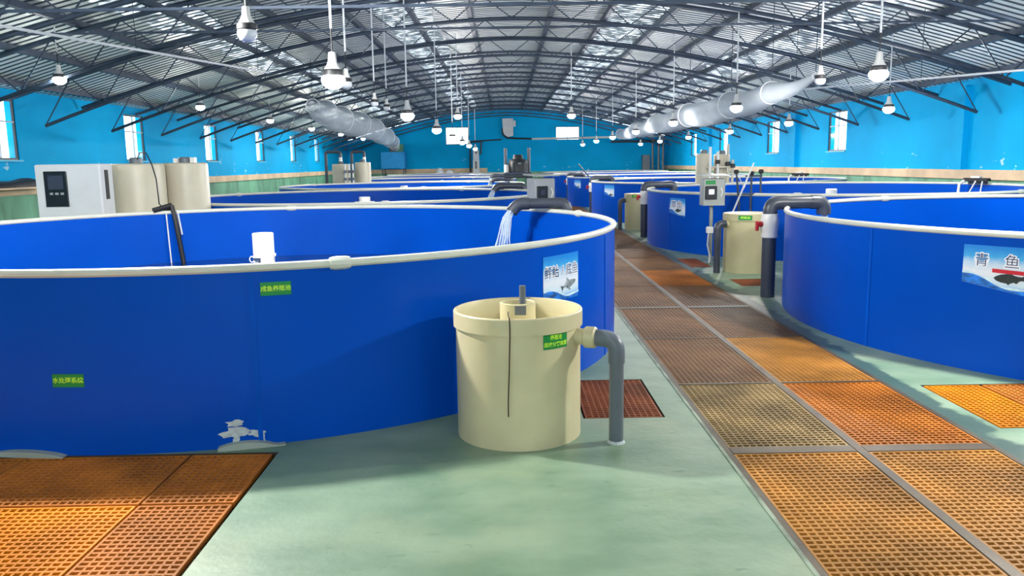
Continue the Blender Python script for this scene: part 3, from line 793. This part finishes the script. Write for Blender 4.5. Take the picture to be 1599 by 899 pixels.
# ------------------------------------------------------------------ barrels and boxes of the right row
def side_barrel(cx, cy, label):
    o = empty('settling_barrel', (cx, cy, 0)); tag(o, label, 'barrel', 'closed beige barrels of the right row')
    r = .355
    MB().lathe([(r, 0), (r, .8)], 40, cap0=True).build('body', 'beige_shaded', o, True)
    MB().lathe([(r+.001, .79), (r+.014, .79), (r+.014, .885), (r+.006, .895)], 40, cap1=True).build('lid', 'beige_shaded', o, True)
    MB().tube([(-.3, -.1, .74), (-.4, -.13, .74)], .05, 16).build('outlet_socket', 'beige_shaded', o, True)
    MB().tube(elbow((-.37, -.12, .74), (-.5, -.16, .74), (-.5, -.16, .5), .08), .055, 16).build('outlet_elbow', 'pvc_dark', o, True)
    MB().tube([(-.5, -.16, .55), (-.5, -.16, 0)], .05, 16).build('drain_riser', 'pvc_dark', o, True)
    green_label(o, r+.014, -112, .84, .2, .07, [('养殖池', 0, .04, 1.2)], 'small green label')
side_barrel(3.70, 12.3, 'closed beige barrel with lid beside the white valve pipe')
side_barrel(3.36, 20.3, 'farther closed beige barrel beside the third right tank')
def control_box(x, y, label, zb=.96, w=.36, h=.44, lit=True, rz=0.0, hm='box_metal'):
    o = empty('control_box', (x, y, 0), rz); tag(o, label, 'control box', 'control boxes on posts')
    MB().tube([(0, .05, 0), (0, .05, zb)], .03, 12).build('post', 'box_metal', o, True)
    MB().cbox(-.1, .1, -.05, .15, 0, .015, .004).build('base_plate', 'box_metal', o)
    MB().cbox(-w/2, w/2, -.12, .14, zb, zb+h, .012).build('housing', hm, o)
    l = MB(); l.v = [(-w/2-.04, -.2, zb+h+.03), (w/2+.04, -.2, zb+h+.03), (w/2+.04, .18, zb+h+.05), (-w/2-.04, .18, zb+h+.05)]
    l.v += [(a, b, c+.02) for a, b, c in l.v]
    l.f = [(0,3,2,1),(4,5,6,7),(0,1,5,4),(1,2,6,5),(2,3,7,6),(3,0,4,7)]
    l.build('rain_lid', 'box_metal', o)
    MB().cbox(-w*.42, w*.12, -.14, -.118, zb+.1, zb+h-.12, .008).build('display_panel', 'panel_black', o)
    MB().box(-w*.26, -w*.02, -.144, -.139, zb+h*.42, zb+h*.6).build('screen', 'screen_lit' if lit else 'screen_dark', o)
    if lit: MB().box(-w*.4, w*.05, -.126, -.119, zb+h-.095, zb+h-.03).build('label_plate', 'label_green', o)
    MB().tube([(w*.3, -.125, zb+h*.35), (w*.34, -.15, zb+h*.5), (w*.3, -.125, zb+h*.65)], .01, 6).build('door_handle', 'pvc_white', o)
    MB().cbox(-.075, .03, -.01, .09, .5, .6, .01).build('junction_block', 'pvc_white', o)
    MB().tube([(-.05, -.0, .5), (-.07, -.02, .3), (-.03, -.04, .12), (-.06, -.1, .01)], .012, 8).build('cable', 'cabinet_grey', o)
    return o
control_box(3.42, 13.35, 'grey control box with lit screen on a post by the second right tank')
control_box(.56, 12.6, 'grey weatherproof control box behind the front left tank pipe', zb=1.02, lit=False, rz=.5, hm='button_grey')

# aeration rack at the rim of the second right tank
o = empty('aeration_rack', (3.98, 13.95, 0)); tag(o, 'rack of dark posts and white rod standing at the second right tank rim', 'rack')
for x, zt, dx in ((0.0, 1.5, -.06), (.2, 1.47, 0), (.36, 1.5, 0)):
    p = MB().tube([(x, -.2, 0), (x, -.2, .95), (x+dx, -.2, zt)], .018, 8).build('post', 'pvc_dark', o, True)
    MB().lathe([(.03, zt-.04), (.045, zt-.02), (.045, zt+.01), (.03, zt+.03)], 10, c=(x+dx, -.2, 0), cap0=True, cap1=True).build('post_cap', 'black_rubber', p)
MB().bar((-.02, -.2, 1.12), (.4, -.2, 1.12), .03).build('lower_rail', 'steel_dark', o)
MB().bar((.1, -.2, 1.42), (.38, -.2, 1.42), .03).build('upper_rail', 'steel_dark', o)
MB().tube([(-.2, -.26, .62), (.22, -.25, 1.64)], .014, 8).build('white_rod', 'pvc_white', o)
MB().tube([(-.02, -.24, 1.4), (.07, -.24, 1.22), (.14, -.24, 1.42)], .008, 6).build('hose_loop', 'pvc_white', o)

def rim_feeder(x, y, rz, label):
    o = empty('rim_feeder', (x, y, 0), rz); tag(o, label, 'feeder', 'feeders on far tank rims')
    MB().cbox(-.3, .3, -.06, .06, 1.16, 1.23, .015).build('bar', 'black_rubber', o)
    MB().cbox(-.12, .1, -.05, .05, 1.232, 1.27, .01).build('cap', 'pvc_white', o)
    MB().tube([(-.26, -.05, 1.17), (-.3, -.14, 1.1), (-.3, -.16, .9)], .03, 8).build('spout', 'pvc_white', o)
    MB().tube([(.02, -.05, 1.17), (-.12, -.14, .8)], .014, 6).build('leg', 'pvc_white', o)
    MB().tube([(.18, -.05, 1.17), (.18, -.12, .8)], .014, 6).build('leg', 'pvc_white', o)
    MB().bar((-.2, .03, 1.13), (.22, .03, 1.13), .06).build('rim_clamp', 'steel_dark', o)
rim_feeder(10.15, 17.4, -1.2, 'black feeder with white legs on the far rim of the second right tank')
rim_feeder(9.6, 26.4, -.9, 'black feeder with white legs on the far rim of the third right tank')

# ------------------------------------------------------------------ equipment behind the front left tank
def cabinet():
    x0, x1, y0, y1, zt = -6.55, -5.645, 11.4, 11.77, 1.775
    o = empty('control_cabinet', ((x0+x1)/2, (y0+y1)/2, 0)); tag(o, 'white control cabinet with black display panel behind the front tank', 'cabinet')
    w, d = (x1-x0)/2, (y1-y0)/2
    MB().cbox(-w, w, -d, d, 0, zt, .015).build('housing', 'cabinet_grey', o)
    MB().cbox(-w+.01, w-.01, -d-.018, -d-.001, .08, zt-.01, .006).build('door', 'cabinet_grey', o)
    pn = MB().cbox(-w+.13, -w+.45, -d-.032, -d-.017, 1.19, 1.68, .012).build('display_panel', 'panel_black', o)
    MB().box(-w+.185, -w+.395, -d-.036, -d-.031, 1.43, 1.62).build('screen', 'screen_dark', pn)
    for k in range(3): MB().box(-w+.2+k*.075, -w+.245+k*.075, -d-.038, -d-.031, 1.355, 1.385).build('button', 'button_grey', pn)
    MB().cbox(w-.004, w+.012, -d+.12, -d+.21, 1.28, 1.69, .004).build('handle_slot', 'panel_black', o)
cabinet()
def tall_barrel(x, y, r, h, label, m='beige_grey', group='tall beige filter barrels', seg=40):
    o = empty('filter_barrel', (x, y, 0)); tag(o, label, 'barrel', group)
    MB().lathe([(r, 0), (r, h-.05), (r*.97, h-.015), (r*.9, h)], seg, cap0=True, cap1=True).build('body', m, o, True)
    MB().lathe([(.09, h), (.09, h+.07), (.075, h+.09)], 16, cap1=True).build('neck_cap', 'pvc_grey', o, True)
    return o
b1 = tall_barrel(-5.54, 12.3, .4, 1.775, 'tall beige barrel next to the white control cabinet')
b2 = tall_barrel(-5.03, 12.87, .34, 1.78, 'tall beige barrel with white valve fittings, right of its twin')
MB().box(-.16, -.1, -.05, .05, 1.78, 1.85).build('valve_fitting', 'pvc_white', b2); MB().box(.1, .17, -.05, .05, 1.78, 1.86).build('valve_fitting', 'pvc_white', b2)
tag(MB().tube([(-5.47, 12.2, 1.845), (-5.36, 12.05, 1.93), (-5.2, 11.9, 1.92), (-5.08, 11.78, 1.76), (-5.0, 11.7, 1.55), (-4.97, 11.65, 1.35), (-4.9, 11.5, 1.2), (-4.66, 11.1, 1.15)], .009, 6).build('cable', 'black_rubber'), 'thin black cable arching from the tall barrel to the tank rim', 'cable')
# black hose and bracket over the far rim of the front tank
def hose():
    a = rad(126.0); R = RL; cx, cy = LT[0]
    o = empty('hose_bracket', (cx, cy, 0)); tag(o, 'black hose on a bracket hanging into the front left tank', 'hose')
    p = lambda r, da, z: (r*math.cos(a+da), r*math.sin(a+da), z)
    MB().tube([p(R+.1, .03, 1.0), p(R+.06, .01, 1.16), p(R-.05, 0, 1.18), p(R-.1, -.005, 1.0), p(R-.13, -.012, .7), p(R-.15, -.02, .40)], .032, 10).build('hose', 'black_rubber', o, True)
    MB().tube([p(R-.04, .07, 1.14), p(R-.02, .0, 1.2)], .035, 10).build('bracket_handle', 'black_rubber', o, True)
    MB().tube([p(R+.02, .09, 1.1), p(R+.0, .0, 1.13)], .016, 8).build('bracket_bar', 'black_rubber', o, True)
    MB().tube([p(R-.06, .025, 1.1), p(R-.09, .022, .42)], .009, 6).build('air_line', 'pvc_white', o)
    MB().tube([p(R-.05, -.018, 1.12), p(R-.1, -.026, .8)], .012, 6).build('feed_line', 'cabinet_grey', o)
hose()

# dark tarp on the left ledge (bundled)
def bundle(x, y, z, lx, ly, h, m, label, cat, seed, name):
    rnd = random.Random(seed); b = MB(); n, k = 20, 8
    ph = [rnd.uniform(0, 6) for _ in range(4)]
    for i in range(n+1):
        t = i/n; e = math.sin(PI*min(.98, max(.02, t)))**.5; hh = h*e*(1+.25*math.sin(9*t+ph[0]))
        for j in range(k+1):
            s = j/k; a = PI*s
            b.v.append((lx*(math.cos(a))*.5*e*(1+.1*math.sin(7*t+ph[1])), ly*(t-.5), hh*math.sin(a)*(1+.12*math.sin(11*t+5*s+ph[2]))))
    for i in range(n):
        for j in range(k):
            q = i*(k+1)+j; b.f.append((q, q+1, q+k+2, q+k+1))
    b.f.append(tuple(i*(k+1) for i in range(n, -1, -1)) + tuple(i*(k+1)+k for i in range(n+1)))
    return tag(b.build(name, m, smooth=True, loc=(x, y, z)), label, cat)
tag(MB().box(-10.73, -10.15, 15.8, 18.6, 1.31, 1.345).build('wall_shelf', 'ledge_cream'), 'cream shelf board on the left wall under the black tarp', 'shelf')
bundle(-10.42, 17.3, 1.347, .5, 2.4, .17, 'tarp_black', 'crumpled black tarp lying on the left wall shelf', 'tarp', 4, 'black_tarp')
bundle(-6.2, 20.3, .0, .6, .9, .3, 'tarp_black', 'dark heap of netting between the left tanks', 'netting', 8, 'net_heap')

# filter barrels farther back
def pipe_arch(x0, x1, y, z0, zt, label):
    o = empty('pipe_arch', (x0, y, 0)); tag(o, label, 'pipe', 'pipe arches over filter barrels')
    L = x1-x0; e1 = elbow((0, 0, z0), (0, 0, zt), (L/2, 0, zt), .08); e2 = elbow((L/2, 0, zt), (L, 0, zt), (L, 0, zt-.2), .08)
    MB().tube(e1, .05, 12).build('riser', 'pvc_dark', o, True); MB().tube(e2, .05, 12).build('drop', 'pvc_dark', o, True)
    MB().tube([(L, 0, zt-.38), (L, 0, zt-.18)], .06, 12).build('union', 'pvc_white', o, True)
tall_barrel(-5.62, 28.0, .3, 1.75, 'far beige filter barrel with pipes, left of its plain neighbour')
tall_barrel(-4.87, 28.0, .27, 1.80, 'plain far beige filter barrel between the left tanks')
pipe_arch(-6.12, -5.62, 28.0, 0, 2.16, 'dark pipe arch standing left of the far beige barrels')
pipe_arch(-5.3, -4.87, 28.35, 0, 2.16, 'dark pipe arch over the plain far beige barrel')
for k, (dx, dz) in enumerate(((.0, .9), (.12, 1.2))):
    pass
o = empty('valve_manifold', (-5.27, 27.55, 0)); tag(o, 'white pvc valve manifold in front of the far beige barrels', 'valves')
for x in (-.12, .02, .14):
    MB().tube([(x, 0, 0), (x, 0, 1.75)], .03, 10).build('pipe', 'pvc_white', o, True)
    for z in (1.2, 1.45): MB().cbox(x-.05, x+.05, -.06, .05, z, z+.09, .01).build('valve', 'pvc_grey', o)
tall_barrel(5.02, 20.52, .2, 1.86, 'beige filter cylinder behind the right control box, left of its twin', group='filter cylinders behind the control box')
tall_barrel(5.47, 20.5, .2, 1.84, 'beige filter cylinder behind the right control box, right of its twin', group='filter cylinders behind the control box')
o = empty('valve_manifold', (5.24, 20.2, 0)); tag(o, 'pale valve manifold in front of the beige filter cylinders on the right', 'valves')
for x, zt in ((-.14, 2.02), (.05, 1.9), (.3, 2.08), (.42, 1.7)):
    MB().tube([(x, 0, 0), (x, 0, zt)], .035, 10).build('pipe', 'pvc_white' if x < .3 else 'beige_grey', o, True)
for x, z in ((.05, 1.6), (.3, 1.55), (.42, 1.5)): MB().cbox(x-.05, x+.05, -.07, .05, z, z+.1, .01).build('valve', 'black_rubber', o)
MB().tube([(-.2, -.0, 1.52), (.42, 0, 1.52)], .03, 10).build('cross_pipe', 'beige_grey', o, True)

# drum motor unit at the end of the aisle
def motor():
    o = empty('pump_motor', (.33, 20.1, 0)); tag(o, 'black pump motor on a steel stand in the aisle between the tank rows', 'motor')
    for sx in (-1, 1):
        for sy in (-1, 1): MB().bar((sx*.24, sy*.2, 0), (sx*.24, sy*.2, 1.42), .05).build('stand_leg', 'steel_dark', o)
    MB().cbox(-.34, .32, -.28, .28, 1.42, 1.47, .01).build('stand_top', 'steel_dark', o)
    MB().lathe([(.24, 1.47), (.24, 1.72), (.2, 1.78), (.13, 1.8), (.11, 1.88), (.09, 1.9)], 20, cap0=True, cap1=True).build('motor_body', 'motor_dark', o, True)
    for k in range(12):
        a = 2*PI*k/12; MB().bar((.235*math.cos(a), .235*math.sin(a), 1.5), (.235*math.cos(a), .235*math.sin(a), 1.7), .03).build('cooling_fin', 'motor_dark', o)
    MB().box(.0, .07, -.262, -.24, 1.67, 1.7).build('name_plate', 'button_grey', o)
    MB().lathe([(.06, 1.47), (.06, 1.64), (.05, 1.66)], 14, c=(-.29, -.1, 0), cap1=True).build('white_canister', 'pvc_white', o, True)
    for x in (-.31, .27): MB().tube([(x, .15, 1.47), (x, .15, 2.06)], .04, 10).build('column', 'pvc_grey', o, True)
    MB().tube([(-.35, -.2, 1.38), (.35, -.2, 1.38)], .05, 10).build('pipe', 'pvc_dark', o, True)
motor()

# ------------------------------------------------------------------ far end of the hall
o = empty('switch_cabinet', (-1.95, 55.9, 0)); tag(o, 'narrow white switch cabinet standing at the far end wall', 'cabinet')
MB().cbox(-.22, .22, -.2, .2, 0, 1.95, .01).build('lower_housing', 'cabinet_grey', o)
MB().cbox(-.2, .2, -.18, .2, 1.97, 2.62, .01).build('upper_housing', 'cabinet_grey', o)
MB().box(-.08, .06, -.215, -.199, 1.35, 1.85).build('display_panel', 'panel_black', o)
MB().box(-.04, .08, -.2, -.179, 2.35, 2.5).build('meter', 'panel_black', o)
o = empty('wall_pipework', (-2.36, 56.2, 0)); tag(o, 'dark pipe frame around the switch cabinet on the end wall', 'pipe')
MB().tube([(0, 0, 0), (0, 0, 3.2)], .06, 8).build('riser', 'pvc_dark', o); MB().tube([(0, 0, 3.15), (.85, 0, 3.2)], .06, 8).build('top_pipe', 'pvc_dark', o); MB().tube([(.8, 0, 3.2), (.7, 0, 2.3)], .06, 8).build('drop', 'pvc_dark', o)
def vent():
    o = empty('vent_hood', (.3, 56.1, 3.45)); tag(o, 'grey louvred vent hood high on the far end wall', 'vent')
    p = MB(); pts = [(-.42, 1.25), (.32, 1.25), (.32, .1), (-.05, .0), (-.28, .15), (-.38, .4)]
    for y in (-.1, .39):
        p.v += [(x, y, z) for x, z in pts]
    n = len(pts); p.f = [tuple(range(n-1, -1, -1)), tuple(range(n, 2*n))] + [(i, (i+1) % n, n+(i+1) % n, n+i) for i in range(n)]
    p.build('hood', 'cabinet_grey', o)
    for k in range(5): MB().box(-.37+.03*max(0, 2-k), .3, -.16, -.101, .22+k*.2, .36+k*.2).build('louvre', 'cabinet_grey', o)
    MB().box(.33, .5, -.06, .1, .7, 1.1).build('side_box', 'cabinet_grey', o)
    MB().tube([(-.42, -.05, .6), (-.4, -.05, .2), (-.1, -.05, -.06), (.5, -.05, -.1), (1.55, -.05, -.14)], .06, 8).build('drain_pipe', 'black_rubber', o)
vent()
tag(MB().tube([(1.9, 56.3, 3.31), (11.0, 56.3, 3.38)], .07, 8).build('wall_pipe', 'pvc_white'), 'long white pipe running along the far end wall to the right', 'pipe')
tag(MB().tube([(-2.3, 56.3, 3.2), (-.2, 56.3, 3.3)], .05, 8).build('wall_pipe', 'pvc_dark'), 'dark pipe on the far end wall left of the vent hood', 'pipe')
o = empty('blower_unit', (-7.4, 55.0, 0)); tag(o, 'blue blower housing in the far left corner with green fan box', 'blower')
MB().cbox(-.85, .75, -.6, .6, 1.45, 2.55, .02).build('housing', 'box_blue', o)
for sx in (-.75, .65):
    for sy in (-.5, .5): MB().bar((sx, sy, 0), (sx, sy, 1.46), .06).build('stand_leg', 'steel_dark', o)
MB().cbox(-.3, .2, -.4, .3, 2.55, 3.0, .02).build('fan_box', 'motor_dark', o); MB().cbox(.2, .6, -.4, .3, 2.55, 3.05, .02).build('filter_box', 'dado_green', o)
for i, (x, y, s) in enumerate(((-4.35, 54.4, .34), (-3.7, 54.6, .3))):
    tag(bundle(x, y, .98, .6, .8, s, 'bag_white', '%s white sack lying on the crate at the end wall' % ('left' if i == 0 else 'right'), 'sack', 30+i, 'feed_sack'), None, None, 'white feed sacks')
o = empty('crate', (-4.05, 54.5, 0)); tag(o, 'dark crate under the white sacks at the end wall', 'crate')
for z in (.05, .35, .65): 
    for y in (-.5, .48): MB().box(-.8, .8, y, y+.02, z, z+.22).build('slat', 'motor_dark', o)
for x in (-.8, .74):
    for y in (-.48, .42): MB().box(x, x+.06, y, y+.06, 0, .95).build('post', 'motor_dark', o)
MB().box(-.8, .8, -.5, .5, .95, .98).build('top_board', 'motor_dark', o)
# right corner pipework
o = empty('corner_pipes', (10.3, 54.5, 0)); tag(o, 'grey riser pipes in the far right corner of the hall', 'pipe')
for x, zt in ((-.4, 3.2), (0, 3.0), (.3, 3.3)): MB().tube([(x, 0, 0), (x, 0, zt)], .08, 8).build('riser', 'pvc_grey', o)
MB().cbox(-1.1, -.6, -.2, .3, 0, 2.1, .02).build('pump_housing', 'pvc_grey', o); MB().tube([(-3.2, 0, 3.0), (0, 0, 3.0)], .08, 8).build('header_pipe', 'pvc_dark', o)
# aeration pole on the fourth right tank
tag(MB().tube([(3.28, 31.4, 1.1), (2.85, 31.5, 1.62)], .022, 8).build('net_pole', 'pvc_dark'), 'thin dark pole leaning over the fourth right tank', 'pole')

# ------------------------------------------------------------------ film air ducts under the roof
def duct(pts, rads, label):
    o = empty('air_duct', pts[0]); tag(o, label, 'duct', 'white film air ducts')
    P = [Vector(p)-Vector(pts[0]) for p in pts]
    fine = []; fr = []
    for i in range(len(P)-1):
        for k in range(6):
            t = k/6; fine.append(tuple(P[i].lerp(P[i+1], t)+Vector((0, 0, -.08*math.sin(PI*t))))); fr.append(rads[i]*(1-t)+rads[i+1]*t)
    fine.append(tuple(P[-1])); fr.append(rads[-1])
    MB().tube(fine, fr, 20, caps=False).build('film_sleeve', 'duct_film', o, True)
    for i in range(0, len(fine), 6):
        c = Vector(fine[i]); r = fr[i]
        MB().tube([(c.x+(r+.004)*math.cos(a*PI/8), c.y, c.z+(r+.004)*math.sin(a*PI/8)) for a in range(16)], .014, 6, closed=True).build('hoop', 'cabinet_grey', o)
        x, y = c.x+pts[0][0], c.y; MB().tube([(c.x, c.y, c.z+r), (c.x, c.y, zroof(x)-pts[0][2]-.02)], .008, 6).build('hanger_wire', 'steel_dark', o)
duct([(-5.55, 24.0, 3.42), (-5.45, 25.2, 3.3), (-5.35, 27.0, 3.2), (-5.3, 30.0, 3.2), (-5.3, 33.5, 3.15), (-5.45, 38, 3.0), (-6.1, 45, 2.95), (-7.2, 54.2, 2.85)], [.20, .38, .42, .44, .42, .38, .34, .24], 'sagging white film air duct on the left leading to the corner blower')
duct([(5.75, 15.2, 3.2), (5.4, 16.6, 3.02), (5.25, 19, 2.95), (5.2, 23, 2.95), (5.2, 28, 2.95), (5.3, 33, 2.95), (5.4, 38, 2.95)], [.05, .22, .3, .32, .3, .28, .22], 'white film air duct running down the right side of the hall')
# long thin conduit under the trusses
for i, (xa, ya, za, xb, yb, zb, lab) in enumerate((
    (-6.6, 9.0, 3.46, -4.8, 17.0, 3.6, 'thin white conduit hung under the trusses on the left'),
    (9.2, 12.2, 3.05, 6.2, 18.2, 3.18, 'thin white conduit hung under the trusses on the right'))):
    o = empty('conduit', (xa, ya, za)); tag(o, lab, 'conduit')
    MB().tube([(0, 0, 0), (xb-xa, yb-ya, zb-za)], .02, 8).build('tube', 'conduit_white', o)
    for t in (.05, .5, .95):
        px, py, pz = (xb-xa)*t, (yb-ya)*t, (zb-za)*t
        MB().tube([(px, py, pz), (px, py, zroof(xa+px)-za-.02)], .006, 6).build('hanger_wire', 'steel_dark', o)
